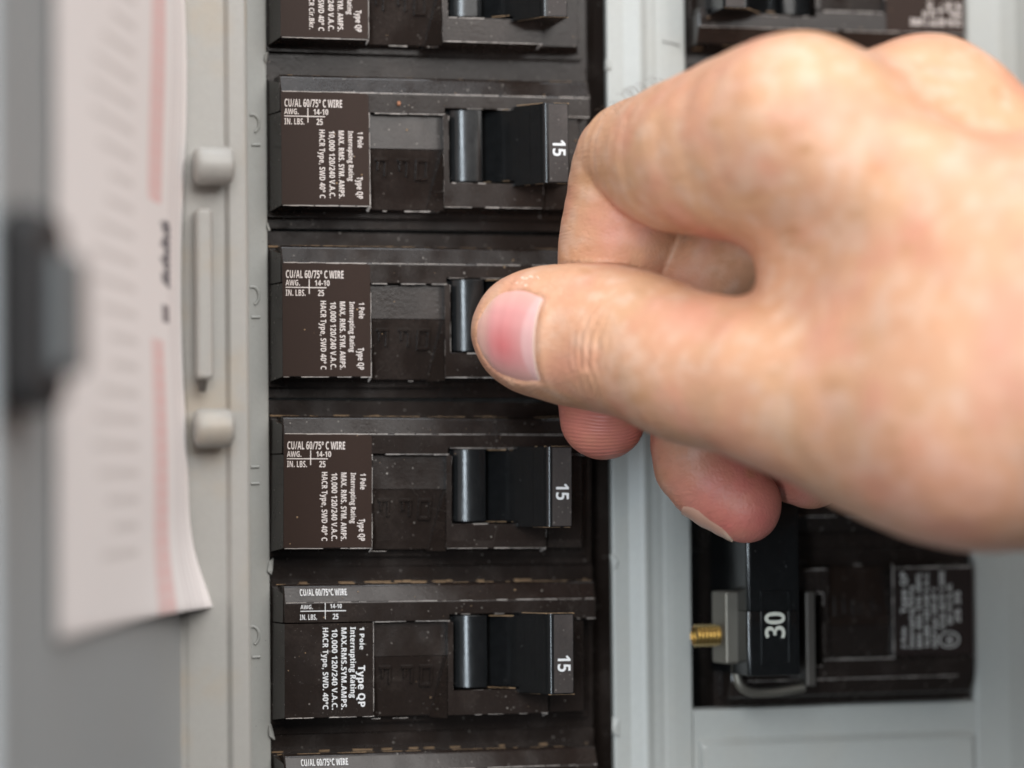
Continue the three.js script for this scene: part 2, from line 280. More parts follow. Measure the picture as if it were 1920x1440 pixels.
function quad(corners, uvs) {                                     // four corners, anticlockwise from the lower left
  const g = new THREE.BufferGeometry(); g.setAttribute('position', new THREE.Float32BufferAttribute(corners.flat(), 3)); g.setAttribute('uv', new THREE.Float32BufferAttribute(uvs.flat(), 2)); g.setIndex([0, 1, 2, 0, 2, 3]); g.computeVertexNormals(); return g;
}
const stickerMat = (t) => new THREE.MeshPhysicalMaterial({ map: t, roughness: 0.42, specularIntensity: 0.3 });
const stickA = stickerMat(labelA(0)), stickA2 = stickerMat(labelA(1)), stickC = stickerMat(labelC()), printB = new THREE.MeshStandardMaterial({ map: labelB(), transparent: true, roughness: 0.6 });

// the case of one breaker; own origin at the left end, middle height, cover level
const ZP = 5.0, ZB = 6.0;
const arcPts = (cx, cy, R_, a0, a1, n) => Array.from({ length: n + 1 }, (_, k) => [cx + R_ * Math.cos(mix(a0, a1, k / n)), cy + R_ * Math.sin(mix(a0, a1, k / n))]);
function caseGeometry(xe = 50) {                                   // xe: where the raised part ends
  const g = [], sh = xe === 50 ? 51.2 : xe + 0.6;
  if (xe === 50) g.push(block(50.5, 62.0, -12.65, 12.65, -30, -7.5));
  g.push(block(-0.6, sh, -12.6, 12.6, -16, -1.5, { r: 0.35 }));                                     // shoulders
  g.push(block(0.3, xe + 0.4, -11.0, 10.6, -2, -0.2, { r: 0.25, l: 0.3, rr: 0.3 }));
  const rail = (lo) => [[lo, -1.5], [lo, ZP - 0.12], [lo + 0.12, ZP], [7.3, ZP], [7.42, ZP - 0.03], [7.53, ZP - 0.1], ...arcPts(9.25, 3.035, 0.9, 1.107, 0.0, 9), [10.15, -1.5]];
  g.push(prismX(rail(5.35), 1.7, xe, 0.2), block(1.75, 26.9, 4.5, 5.5, -1.5, ZP - 0.004, { r: 0.1 }));
  g.push(block(0.4, 1.9, 4.5, 10.0, -1.5, 4.4, { r: 0.2, l: 1.2, t: 1.2 }));
  g.push(block(0.4, 15.2, -10.4, 4.3, -1.5, ZP, { l: 1.35, b: 0.75, r: 0.16 }));                       // label pad
  g.push(block(15.25, 26.6, -0.8, 4.3, -1.5, 4.15, { tz: 0.3, r: 0.08 }));                            // sloping field
  g.push(block(15.25, 26.6, -10.3, -0.85, -1.5, 4.0, { b: 0.4, bz: 1.9, r: 0.08 }));                           // field with the raised letters
  g.push(new ConvexGeometry([[24.4, -10.2, 0], [26.5, -10.2, 0], [26.5, -10.2, 5.4], [26.5, -0.9, 0], [26.5, -0.9, 5.4], [26.2, -0.9, 4.0], [24.4, -10.2, 2.1]].map((p) => new THREE.Vector3(...p))));
  g.push(block(26.45, 27.25, -10.4, 4.3, -1.5, ZB, { r: 0.14, b: 0.7 }), block(27.2, 42.0, -10.4, -6.05, -1.5, ZB - 0.02, { r: 0.14, b: 0.7 }));   // bezel round the toggle
  if (xe > 45) g.push(block(45.2, xe - 0.15, 4.5, 5.5, -1.5, ZP - 0.004, { r: 0.1 }), block(42.02, xe - 0.1, -10.3, 4.3, -1.5, 4.2, { r: 0.2, rr: 1.8, b: 0.6 }));
  return g;
}
function offLetters() {                                            // OFF in raised strokes, one letter beside the other, each turned a quarter
  const g = [], fz = (y) => 4.0 - 1.9 * (-0.85 - y) / 9.05, bar = (x0, x1, y0, y1) => g.push(block(x0, x1, y0, y1, fz(y0) - 0.3, fz(y1) + 0.5, { r: 0.06, l: 0.05, rr: 0.05, t: 0.05, b: 0.05, bz: fz(y1) - fz(y0) }));
  for (const x of [16.3, 19.7]) { bar(x, x + 1.95, -2.75, -2.35); bar(x + 1.45, x + 1.85, -5.0, -2.7); bar(x + 0.35, x + 0.75, -4.1, -2.7); }
  bar(22.6, 24.7, -2.75, -2.35); bar(22.6, 24.5, -5.5, -5.1); bar(22.6, 23.0, -5.2, -2.6); bar(24.2, 24.6, -5.2, -2.6); return g;
}
const flank = (n = 18) => { const a = []; for (let k = 0; k <= n; k++) { const t = k / n; a.push([mix(33.0, 40.25, t), 2.0 + 9.4 * Math.pow(t, 1.18)]); } return a; };
function toggleGeometry() {
  const arc = []; for (let k = 0; k <= 22; k++) { const t = mix(2.36, 1.42, k / 22); arc.push([31.5 + 6.0 * Math.cos(t), -0.6 + 6.0 * Math.sin(t)]); }
  const prof = [[26.9, -1.2], ...arc, ...arcPts(32.35, 5.05, 0.35, 1.5, 0.0, 5), [32.75, 2.4], ...flank(), ...arcPts(41.15, 11.25, 0.85, 2.6, 1.5708, 8), [44.1, 12.02], [44.35, 11.85], [44.5, 11.4], [44.6, -1.2]];
  const wide = [[37.2, 3.2], ...flank(24).filter(([x]) => x > 37.2), ...arcPts(41.15, 11.26, 0.86, 2.6, 1.5708, 8), [44.13, 12.04], [44.4, 11.85], [44.55, 11.4], [44.65, 3.2]];
  return [prismY(prof, -5.7, 5.15, 0.05, 0.3), prismY(wide, -6.5, 5.6, 0.08, 0.3)];
}
// dust and scuffing that sits on the edges: short ragged crumbs laid end to end
function edgeCrumbs(lines, seed, xe = 50) {
  lines = lines.filter(([a]) => a[0] < xe - 1).map(([a, b, w, d]) => [a, [Math.min(b[0], xe - 0.3), b[1], b[2]], w, d]);
  const r = rng(seed), g = [];
  for (const [a, b, w, dens] of lines) {
    const A = new THREE.Vector3(...a), B = new THREE.Vector3(...b), L = A.distanceTo(B), D = B.clone().sub(A).normalize();
    for (let s = 0; s < L;) {
      const len = Math.min(0.5 + r() * 2.2, Math.max(0.2, L - s)), patch = fbm(s * 0.5 + seed, A.y, A.x, 2);
      if (r() < dens * (0.35 + 1.3 * patch)) {
        const c = A.clone().addScaledVector(D, s + len / 2), k = w * (0.5 + 0.75 * r() * patch * 1.5), e = new THREE.BoxGeometry(len, k, k, 1, 1, 1);
        const p = e.attributes.position; for (let i = 0; i < p.count; i++) p.setXYZ(i, p.getX(i) * (0.8 + 0.2 * hash3(i, seed, s * 9 | 0)), p.getY(i) * (0.5 + hash3(i * 3, s * 7 | 0, seed)), p.getZ(i) * 0.6);
        e.applyQuaternion(new THREE.Quaternion().setFromUnitVectors(new THREE.Vector3(1, 0, 0), D)); e.translate(c.x, c.y, c.z); e.computeVertexNormals(); g.push(e);
      }
      s += len * (0.75 + 0.3 * r());
    }
  }
  return g;
}
const pale = [
  [[1.9, 7.45, 4.98], [49.7, 7.45, 4.98], 0.11, 0.95], [[15.4, 4.42, 4.85], [26.9, 4.42, 4.85], 0.17, 1], [[15.22, -9.6, 4.95], [15.22, 4.3, 4.95], 0.15, 1], [[1.9, -9.68, 4.98], [15.1, -9.68, 4.98], 0.14, 0.9],
  [[26.5, -9.7, 5.95], [26.5, 4.25, 5.95], 0.10, 0.9], [[27.22, -6.0, 5.95], [27.22, 4.2, 5.95], 0.10, 0.7], [[26.5, -9.72, 5.95], [41.9, -9.72, 5.95], 0.12, 0.9], [[41.95, -9.7, 5.9], [41.95, -6.6, 5.9], 0.15, 0.9],
  [[27.3, -6.08, 5.95], [33, -6.08, 5.95], 0.12, 0.7], [[27.2, 5.38, 4.95], [44, 5.38, 4.95], 0.09, 0.5], [[45.4, 4.45, 4.95], [49.8, 4.45, 4.95], 0.16, 0.8], [[15.3, -10.2, 3.0], [26.3, -10.2, 3.0], 0.12, 0.4], [[41.7, -10.3, 4], [41.9, -9.7, 5.8], 0.4, 1], [[15.0, -10.3, 4.0], [15.2, -9.7, 4.9], 0.3, 0.8]];
const tan = [[[0.8, 10.12, 3.2], [50, 10.12, 3.2], 0.13, 0.5], [[0.5, 10.2, -0.1], [50, 10.2, -0.1], 0.3, 0.35], [[37.4, 5.62, 8], [40.4, 5.6, 11.6], 0.16, 0.8], [[40.5, 5.62, 11.9], [44.4, 5.6, 11.9], 0.16, 0.9], [[37.4, -6.5, 6], [40.5, -6.52, 11.7], 0.10, 0.7], [[40.5, -6.52, 11.95], [44.4, -6.52, 11.9], 0.10, 0.8], [[33, 5.1, 5.2], [36.4, 5.1, 7.2], 0.12, 0.5], [[33, -5.75, 4.4], [36.4, -5.75, 7.4], 0.12, 0.8]];
const heavier = (ls, k, dk) => ls.map(([a, b, w, d]) => [a, b, w * k, d * dk]);
const specksOn = (seed, n, zf, xe = 50) => { const r = rng(seed), g = []; for (let i = 0; i < n; i++) { const x = 2 + r() * (xe - 3), y = -9 + 18 * r(); const s = 0.05 + 0.14 * Math.pow(r(), 3); const e = new THREE.IcosahedronGeometry(s, 0); e.translate(x, y, zf(x, y) + s * 0.5); g.push(e); } return g; };
const surfZ = (x, y) => y > 7.5 ? 4.92 - 0.5 * (y - 7.53) : y > 4.4 ? ZP : x < 15.2 ? ZP : x < 26.5 ? (y > -0.8 ? 3.9 : 4.0 - 1.9 * (-0.85 - y) / 9.05) : x < 42 ? (y < -6.1 ? ZB : -5) : 4.2;

function numberText(s, size, mat, parent, cx, cy, z, turn, name = 'rating_number', sx = 1) {
  const g = new TextGeometry(s, { font, size, depth: 0.03, curveSegments: 5, bevelEnabled: false }); g.computeBoundingBox(); const b = g.boundingBox;
  g.translate(-(b.min.x + b.max.x) / 2, -(b.min.y + b.max.y) / 2, 0); g.scale(sx, 1, 1); g.rotateZ(turn); g.translate(cx, cy, z);
  return part(name, g, mat, parent);
}
function breaker(name, label, kind, seed, pos, turn, group, nb = {}) {
  const t = thing(name, label, 'circuit breaker', pos, group); t.rotation.z = turn;
  const cs = part('case', caseGeometry(nb.end), plastic(seed), t);
  part('off_marking', offLetters(), cs.material, cs);
  if (kind === 'sticker' || kind === 'sticker_long') {
    const z = ZP + 0.06, u0 = [0, 0], G = [];
    const sh = new THREE.Shape(); const [x0, x1, y0, y1, r] = [1.78, 15.12, -9.55, 7.35, 0.7];
    sh.moveTo(x0, y0); sh.lineTo(x1, y0); sh.lineTo(x1, y1 - r); sh.quadraticCurveTo(x1, y1, x1 - r, y1); sh.lineTo(x0, y1); sh.lineTo(x0, y0);
    const e = new THREE.ExtrudeGeometry(sh, { depth: 0.1, bevelEnabled: false }); e.translate(0, 0, ZP + 0.005);
    const p = e.attributes.position, uv = e.attributes.uv; for (let i = 0; i < p.count; i++) uv.setXY(i, (p.getX(i) - x0) / (x1 - x0), (p.getY(i) - y0) / (y1 - y0));
    part('rating_label', e, kind === 'sticker' ? stickA : stickA2, t, { keep: true });
    part('label_edge_dust', edgeCrumbs([[[1.9, 7.38, 5.08], [14.6, 7.38, 5.08], 0.13, 0.9]], seed + 7), dustMat, t, { kind: 'stuff' });
  } else {
    const lx = (c) => (c - 115) / 660 * 13.4 + 1.8, ly = (c) => 4.4 - (c - 400) / 650 * 14.1, tex = (cx, cy) => [(cx - 95) / 720, 1 - (cy - 120) / 980];
    const strip = (cy0, cy1, z0, z1) => quad([[lx(100), ly(cy1), z1], [lx(770), ly(cy1), z1], [lx(770), ly(cy0), z0], [lx(100), ly(cy0), z0]], [tex(100, cy1), tex(770, cy1), tex(770, cy0), tex(100, cy0)]);
    const gs = [strip(163, 246, surfZ(5, ly(163)) + 0.08, surfZ(5, ly(246)) + 0.08), strip(262, 392, ZP + 0.04, ZP + 0.04), strip(408, 1035, ZP + 0.04, ZP + 0.04)];
    const g = mergeGeometries(gs); part('rating_print', g, printB, t, { keep: true });
  }
  const tg = part('toggle', toggleGeometry(), black, t);
  part('number_face', block(41.3, 44.25, -6.3, 5.4, 11.8, 12.16, { r: 0.06 }), faceMat, tg);
  numberText('15', nb.size ?? 2.0, printWhite, tg, 42.85, nb.y ?? -1.2, 12.17, -Math.PI / 2, 'rating_number', 0.86);
  part('edge_scuffs', edgeCrumbs(heavier(pale, nb.scuff ?? 1, nb.scuffDens ?? 1), seed, nb.end), dustMat, t, { kind: 'stuff' });
  part('settled_dust', [...edgeCrumbs(heavier(tan, nb.dust ?? 1, nb.dustDens ?? 1), seed + 3, nb.end), ...specksOn(seed + 5, 26, surfZ, nb.end)], brownDust, t, { kind: 'stuff' });
  return t;
}
const GL = 'fifteen amp breakers in the long column', R = Math.PI / 180;
const L0 = [
  [66.15, 0.03, 'sticker_long', 'black breaker with a longer brown sticker, above the one with a reddish crumb', { dust: 0.8 }],
  [40.95, 0.10, 'sticker', 'black breaker marked 15 beside the curled index knuckle, brown sticker on its left end', { dust: 0.6, dustDens: 0.7, scuff: 1.15 }],
  [15.3, -0.20, 'sticker', 'black breaker whose toggle is pinched between thumb and index finger', { dust: 0.6 }],
  [-10.25, -0.62, 'sticker', 'black breaker marked 15 just below the fingertips, with a brown sticker', { dust: 0.8, scuff: 0.9, scuffDens: 0.9 }],
  [-35.45, -0.35, 'print', 'black breaker with white print straight on its case, toggle marked with a low 15', { dust: 0.95, dustDens: 1.3, scuff: 0.8, scuffDens: 0.7, y: -1.9 }],
  [-60.75, -0.30, 'print', 'black breaker below the one with white print straight on its case, toggle not in view', { dust: 0.95, dustDens: 1.3, scuff: 0.8, scuffDens: 0.7 }]];
L0.forEach(([y, turn, kind, label, nb], k) => breaker('circuit_breaker', label, kind, 101 + k * 17, [0, y, 0], turn * R, GL, nb));
// the small reddish crumb on the second breaker
part('crumb', new THREE.IcosahedronGeometry(0.42, 0).scale(0.8, 1, 0.8).translate(0, 0, 0), new THREE.MeshStandardMaterial({ color: new THREE.Color(0.30, 0.13, 0.07), roughness: 0.9 })).position.copy(at(748, 194, 5.3).multiplyScalar(MM));
scene.children.at(-1).userData = { label: 'tiny reddish brown crumb lying on the breaker beside the index knuckle', category: 'crumb' };

// right-hand column: the same breakers turned round
const GR = 'breakers in the column behind the hand', XR = 113.9;
for (const [y, label] of [[67.6, 'black breaker above the knuckles, across the grey bar from the 15 amp column'], [42.2, 'black breaker hidden behind the knuckles of the hand'], [16.7, 'black breaker hidden behind the back of the hand']])
  breaker('facing_breaker', label, 'sticker', 400 + y * 3 | 0, [XR, y, 0], Math.PI, GR, { end: 46.3 });
{
  const t = thing('double_breaker', 'black double breaker marked 30 with one long toggle for both poles', 'circuit breaker', [XR, -34.2, 0]); t.rotation.z = Math.PI;
  const m = plastic(777, 1.0, 1.0);
  for (const dy of [0, -25.4]) {
    const c = part('case', caseGeometry(42.2).map((g) => g.translate(0, dy, 0)), m, t);
    part('off_marking', offLetters().map((g) => g.translate(0, dy, 0)), m, c);
    const e = new THREE.BoxGeometry(13.3, 13.6, 0.1).translate(8.45, -2.7 + dy, ZP + 0.06); const p = e.attributes.position, uv = e.attributes.uv; for (let i = 0; i < p.count; i++) uv.setXY(i, (p.getX(i) - 1.8) / 13.3, (p.getY(i) - dy + 9.5) / 13.6);
    part('rating_label', e, stickC, t, { keep: true });
    part('edge_scuffs', edgeCrumbs(heavier(pale, 1.3, 1), 870 + dy, 42.2).map((g) => g.translate(0, dy, 0)), dustMat, t, { kind: 'stuff' });
  }
  // long toggle over both poles; its outline is that of the single toggle, a little broader at the top
  const prof2 = [[33.4, -1.2], [34.3, 14.0], [34.6, 14.8], [35.1, 15.0], [42.5, 15.0], [42.85, 14.85], [43.0, 14.4], [43.4, -1.2]];
  const tg = part('long_toggle', [prismY(prof2, -31.2, -3.9, 0.12, 0.5), prismY(prof2, -3.88, 5.9, 0.12, 0.5).translate(0, 0, 0)], black, t);
  part('number_frame', [block(36.1, 36.4, -6.9, 4.3, 14.8, 15.3, { r: 0.08 }), block(40.5, 40.8, -6.9, 4.3, 14.8, 15.3, { r: 0.08 }), block(36.4, 40.5, 4.0, 4.3, 14.8, 15.3, { r: 0.08 }), block(36.4, 40.5, -6.9, -6.6, 14.8, 15.35, { r: 0.08 })], black, tg);
  numberText('30', 3.2, printCream, tg, 38.6, -1.75, 15.03, -Math.PI / 2, 'rating_number', 0.85);
}
// hold-down clip round the double breaker's toggle
{
  const t = thing('toggle_clip', 'bent metal clip with a brass screw round the toggle marked 30', 'clip');
  const a = at(1300, 1192, 8), b = at(1358, 1192, 8), n = 13, prof = [];
  for (let k = 0; k <= n * 2; k++) prof.push(new THREE.Vector2(k % 2 ? 1.75 : 1.4, (b.x - a.x + 3) * k / (n * 2)));
  part('screw', toCreasedNormals(new THREE.LatheGeometry(prof, 20), 0.5)
    .rotateZ(-Math.PI / 2).translate(a.x, a.y, 8), brass, t);
  const p0 = at(1356, 1110, 11), p1 = at(1389, 1245, 11);
  part('clamp_block', new RoundedBoxGeometry(p1.x - p0.x, p0.y - p1.y, 5, 3, 0.4).rotateY(0.12).translate((p0.x + p1.x) / 2, (p0.y + p1.y) / 2, 8.4), bareMetal, t);
  part('bent_rod', tube([at(1380, 1235, 8), at(1381, 1262, 8), at(1388, 1285, 8), at(1408, 1297, 7.5), at(1450, 1297, 7), at(1508, 1288, 7)], 0.75, 40, 12), bareMetal, t);
  const q0 = at(1496, 1108, 7), q1 = at(1524, 1285, 7);
  part('clip_plate', new RoundedBoxGeometry(1.6, q0.y - q1.y, 7, 2, 0.3).translate((q0.x + q1.x) / 2 + 0.2, (q0.y + q1.y) / 2, 5.5), darkMetal, t);
}

// ---------------------------------------------------------------- the hand
{
  const J = (px, py, z, r) => { const p = at(px, py, z); return [p.x, p.y, p.z, r]; };
  const chain = (js, sub = 4) => {                                     // a limb through its joints, bent and thickened smoothly
    const o = [], n = js.length; let prev = js[0];
    for (let i = 0; i < n - 1; i++) { const a = js[Math.max(0, i - 1)], b = js[i], c = js[i + 1], d = js[Math.min(n - 1, i + 2)];
      for (let k = 1; k <= sub; k++) { const t = k / sub, q = b.map((_, m) => { const v = m === 3 ? 0.5 : 0.38, s0 = (c[m] - a[m]) * v, s1 = (d[m] - b[m]) * v, t2 = t * t, t3 = t2 * t; return (2 * t3 - 3 * t2 + 1) * b[m] + (t3 - 2 * t2 + t) * s0 + (3 * t2 - 2 * t3) * c[m] + (t3 - t2) * s1; }); o.push(seg(prev, q)); prev = q; } }
    const c = js.reduce((m, j) => m.map((v, i) => v + j[i] / n), [0, 0, 0]); o.c = c; o.R = Math.max(...js.map((j) => Math.hypot(j[0] - c[0], j[1] - c[1], j[2] - c[2]) + j[3])) + 1; return o;
  };
  function seg(a, b) { const dx = b[0] - a[0], dy = b[1] - a[1], dz = b[2] - a[2]; return [a[0], a[1], a[2], dx, dy, dz, 1 / Math.max(1e-9, dx * dx + dy * dy + dz * dz), a[3], b[3] - a[3]]; }
  const dist = (s, x, y, z) => { const px = x - s[0], py = y - s[1], pz = z - s[2]; let h = (px * s[3] + py * s[4] + pz * s[5]) * s[6]; h = h < 0 ? 0 : h > 1 ? 1 : h; const ax = px - s[3] * h, ay = py - s[4] * h, az = pz - s[5] * h; return Math.sqrt(ax * ax + ay * ay + az * az) - s[7] - s[8] * h; };
  const smin = (a, b, k) => { const h = Math.max(k - Math.abs(a - b), 0) / k; return Math.min(a, b) - h * h * k * 0.25; };
  // joints, placed by where they show and how far they stand off the panel
  const tip = J(960, 619, 20.4, 5.5), T = [tip, J(998, 621, 22, 8.9), J(1060, 627, 26, 10.2), J(1140, 636, 31, 10.8), J(1215, 655, 37.5, 10.7), J(1300, 690, 46, 10.8), J(1450, 722, 58, 10.8)];
  const cmc = J(1800, 792, 80, 12.5), wrist = J(2130, 640, 82, 25), elbow = [wrist[0] + 130, wrist[1] - 8, wrist[2] + 52, 34];
  const iM = J(1500, 232, 62, 8.2), iP = J(1178, 302, 28.5, 7.7), iD = J(1152, 560, 20, 8.3), iT = J(1131, 784, 17, 6.2);
  const mM = J(1740, 222, 53, 8.5), mP = J(1325, 525, 26, 8.5), mD = J(1312, 868, 24, 7.0), mT = J(1397, 948, 28, 5.5);
  const rM = J(1850, 330, 38, 9), rP = J(1520, 570, 16, 8), rD = J(1440, 815, 15, 7), rT = J(1518, 884, 24, 5.6);
  const lM = J(1950, 380, 26, 9), lP = J(1640, 640, 15, 7), lT = J(1630, 800, 25, 6);
  const thumb = chain([...T, cmc]), index = chain([iM, J(1325, 286, 45, 11.2), J(1250, 296, 37, 9.9), iP, J(1166, 430, 24, 8.9), iD, J(1138, 690, 18, 7.6), iT]);
  const middle = chain([mM, J(1560, 350, 40, 9), mP, J(1325, 690, 24, 8.0), mD, mT]), ring = chain([rM, rP, rD, rT], 3), little = chain([lM, lP, lT], 3);
  const palm = [seg(iM, J(1960, 520, 84, 13)), seg(mM, J(2060, 500, 66, 15)), seg(rM, J(2090, 560, 52, 14)), seg(lM, J(2100, 640, 45, 14)), seg(T[6], cmc), seg(cmc, wrist), seg(wrist, elbow),
    seg(iM, J(1345, 290, 46, 9.6)), seg(mM, J(1600, 320, 43, 9)), seg([iM[0], iM[1] - 2.8, iM[2] - 2, 7], [mM[0], mM[1] - 2.8, mM[2], 7]),
    seg(J(1635, 425, 58, 10.5), J(1900, 640, 80, 18)), seg(J(1635, 545, 57, 10), J(1860, 720, 76, 17)), seg(J(1615, 630, 56, 9), J(1660, 760, 64, 12)), seg(J(1700, 560, 42, 15), J(1950, 640, 58, 20))];
  // thumb-nail frame
  const V3 = (a) => new THREE.Vector3(a[0], a[1], a[2]);
  const ax = V3(T[0]).sub(V3(T[3])).normalize(), toEye = eye.clone().sub(V3(T[1])).normalize();
  const nN = toEye.clone().addScaledVector(ax, -toEye.dot(ax)).normalize(), side = new THREE.Vector3().crossVectors(nN, ax).normalize();   // side: downwards in the picture
  nN.applyAxisAngle(ax, -0.12); side.crossVectors(nN, ax).normalize();
  const nO = V3(T[1]).addScaledVector(ax, -2.1);
  const NL = 11.6, NW = 6.6;                                            // nail length and half width
  const nailAt = (x, y, z) => { const dx = x - nO.x, dy = y - nO.y, dz = z - nO.z; return [dx * ax.x + dy * ax.y + dz * ax.z + 4.2, dx * side.x + dy * side.y + dz * side.z, dx * nN.x + dy * nN.y + dz * nN.z]; };   // along from the cuticle, across, out
  const halfW = (s) => NW * Math.pow(clamp(1 - Math.pow(Math.max(0, (s - 3.0) / (NL - 3.0)), 2.6)), 0.5) * mix(0.93, 1, sstep(0, 4, s));
  const ipC = V3(T[3]).addScaledVector(ax, -3.0), crest = (x, y, z) => { const dx = x - ipC.x, dy = y - ipC.y, dz = z - ipC.z; return [dx * ax.x + dy * ax.y + dz * ax.z, dx * side.x + dy * side.y + dz * side.z, dx * nN.x + dy * nN.y + dz * nN.z]; };
  function raw(x, y, z) {
    let p = 1e3; for (const s of palm) { const d = dist(s, x, y, z); if (d < 40 || p > 900) p = smin(p, d, 12); }
    const grp = (list) => { const far = Math.hypot(x - list.c[0], y - list.c[1], z - list.c[2]) - list.R; if (far > 12) return far; let d = 1e3; for (const s of list) { const e = dist(s, x, y, z); if (e < d) d = e; } return d; };
    let d = p; const t = grp(thumb), i = grp(index);
    d = smin(d, t, 2.2);
    const w = smin(i, p, mix(0.8, 9, sstep(36, 54, z))); d = Math.min(d, w);
    d = smin(d, i, 0.5); d = smin(d, grp(middle), 0.6); d = smin(d, grp(ring), 0.6); d = smin(d, grp(little), 0.6);
    return d;
  }
  function field(x, y, z) {
    let d = raw(x, y, z);
    if (d > 3 || d < -3) return d;
    const [s, t, o] = nailAt(x, y, z);
    if (o > 0 && s > -3 && s < NL + 3 && Math.abs(t) < NW + 3) {          // the nail lies in a shallow bed, with a fold of skin round it
      const e = Math.min((s + 0.25) * 1.0, (halfW(clamp(s, 0, NL)) - Math.abs(t)) * (s > 5 ? 0.8 : 1), NL - s);
      d += 0.34 * sstep(-0.3, 0.4, e); if (s < 7) d -= 0.18 * Math.exp(-(e + 0.7) * (e + 0.7) / 0.5);
    }
    const [u, v, q] = crest(x, y, z);
    if (q > 0 && Math.abs(u) < 9) {                                        // wrinkles over the thumb's joint
      const win = Math.exp(-u * u / 9) * Math.exp(-v * v / 34) * sstep(2, 7, q), wob = 0.9 * fbm(v * 0.5, u * 0.2, 3, 2);
      d += win * (0.21 * (0.5 + fbm(u, v * 0.35, 8, 2)) * Math.sin((u + wob * 2.6 + 0.018 * v * v) * 4.1) + 0.22 * (fbm(x * 0.7, y * 0.7, z * 0.7, 2) - 0.5));
      d -= 0.35 * Math.exp(-((u - 0.3) ** 2 + (v - 3.2) ** 2) / 7) * sstep(2, 7, q);
    }
    d += 0.5 * (fbm(x * 0.13, y * 0.13, z * 0.13, 2) - 0.5) + 0.10 * (fbm(x * 0.6 + 9, y * 0.6, z * 0.6, 2) - 0.5);
    return d;
  }
  // surface nets over the blocks that the surface crosses
  const h = 0.62, B = 8, lo = [20, -52, 4], hi = [290, 72, 185], N = lo.map((a, i) => Math.ceil((hi[i] - a) / h / B) * B + 1), [nx, ny, nz] = N;
  const val = new Float32Array(nx * ny * nz).fill(99), id = (i, j, k) => (k * ny + j) * nx + i, cells = [];
  const done = new Uint8Array(nx * ny * nz);
  for (let bk = 0; bk < (nz - 1) / B; bk++) for (let bj = 0; bj < (ny - 1) / B; bj++) for (let bi = 0; bi < (nx - 1) / B; bi++) {
    const c = raw(lo[0] + (bi + 0.5) * B * h, lo[1] + (bj + 0.5) * B * h, lo[2] + (bk + 0.5) * B * h);
    if (Math.abs(c) > B * h * 0.9 + 1.6) continue;
    cells.push([bi, bj, bk]);
    for (let k = bk * B; k <= bk * B + B; k++) for (let j = bj * B; j <= bj * B + B; j++) for (let i = bi * B; i <= bi * B + B; i++) { const q = id(i, j, k); if (!done[q]) { done[q] = 1; val[q] = field(lo[0] + i * h, lo[1] + j * h, lo[2] + k * h); } }
  }
  const vid = new Int32Array(nx * ny * nz).fill(-1), pos = [], idx = [];
  const edges = [[0, 1], [2, 3], [4, 5], [6, 7], [0, 2], [1, 3], [4, 6], [5, 7], [0, 4], [1, 5], [2, 6], [3, 7]];
  for (const [bi, bj, bk] of cells) for (let k = bk * B; k < bk * B + B; k++) for (let j = bj * B; j < bj * B + B; j++) for (let i = bi * B; i < bi * B + B; i++) {
    const c = []; let m = 0; for (let q = 0; q < 8; q++) { c[q] = val[id(i + (q & 1), j + ((q >> 1) & 1), k + (q >> 2))]; if (c[q] < 0) m |= 1 << q; }
    if (m === 0 || m === 255) continue;
    let x = 0, y = 0, z = 0, n = 0;
    for (const [a, b] of edges) if ((c[a] < 0) !== (c[b] < 0)) { const t = c[a] / (c[a] - c[b]); x += mix(a & 1, b & 1, t); y += mix((a >> 1) & 1, (b >> 1) & 1, t); z += mix(a >> 2, b >> 2, t); n++; }
    vid[id(i, j, k)] = pos.length / 3; pos.push(lo[0] + (i + x / n) * h, lo[1] + (j + y / n) * h, lo[2] + (k + z / n) * h);
  }
  for (const [bi, bj, bk] of cells) for (let k = bk * B; k < bk * B + B; k++) for (let j = bj * B; j < bj * B + B; j++) for (let i = bi * B; i < bi * B + B; i++) {
    const a = val[id(i, j, k)] < 0, face = (b, p, q, r, s) => { if (a === b || p < 0 || q < 0 || r < 0 || s < 0) return; a ? idx.push(p, q, r, p, r, s) : idx.push(p, r, q, p, s, r); };
    if (i > 0 && j > 0 && k > 0) {
      face(val[id(i + 1, j, k)] < 0, vid[id(i, j - 1, k - 1)], vid[id(i, j, k - 1)], vid[id(i, j, k)], vid[id(i, j - 1, k)]);
      face(val[id(i, j + 1, k)] < 0, vid[id(i - 1, j, k - 1)], vid[id(i - 1, j, k)], vid[id(i, j, k)], vid[id(i, j, k - 1)]);
      face(val[id(i, j, k + 1)] < 0, vid[id(i - 1, j - 1, k)], vid[id(i, j - 1, k)], vid[id(i, j, k)], vid[id(i - 1, j, k)]);
    }
  }
  const nv = pos.length / 3, nor = new Float32Array(nv * 3), col = new Float32Array(nv * 3), uv = new Float32Array(nv * 2);
  // blood-red tips, brown spots and mottling: the skin's own colour
  const rs = rng(77), spots = []; for (let i = 0; i < 80; i++) { const p = at(1300 + rs() * 620, 130 + rs() * 800, 60 + rs() * 35); spots.push([p.x, p.y, 0.4 + rs() * 1.2, 0.12 + rs() * 0.3]); }
  { const p = at(1490, 285, 70); spots.push([p.x, p.y, 0.9, 0.75]); const q = at(1690, 215, 62); spots.push([q.x, q.y, 1.0, 0.5]); }
  const red = [[iT, 15, 1.0], [mT, 16, 1.0], [rT, 9, 0.5], [iD, 9, 0.35], [J(1180, 400, 32, 0), 8, 0.45], [J(1380, 420, 50, 0), 8, 0.45], [J(1480, 830, 60, 0), 13, 0.3], [J(1800, 880, 86, 0), 16, 0.35], [J(1600, 760, 76, 0), 9, 0.3], [J(1850, 380, 80, 0), 14, 0.3], [T[4], 6, 0.2]];
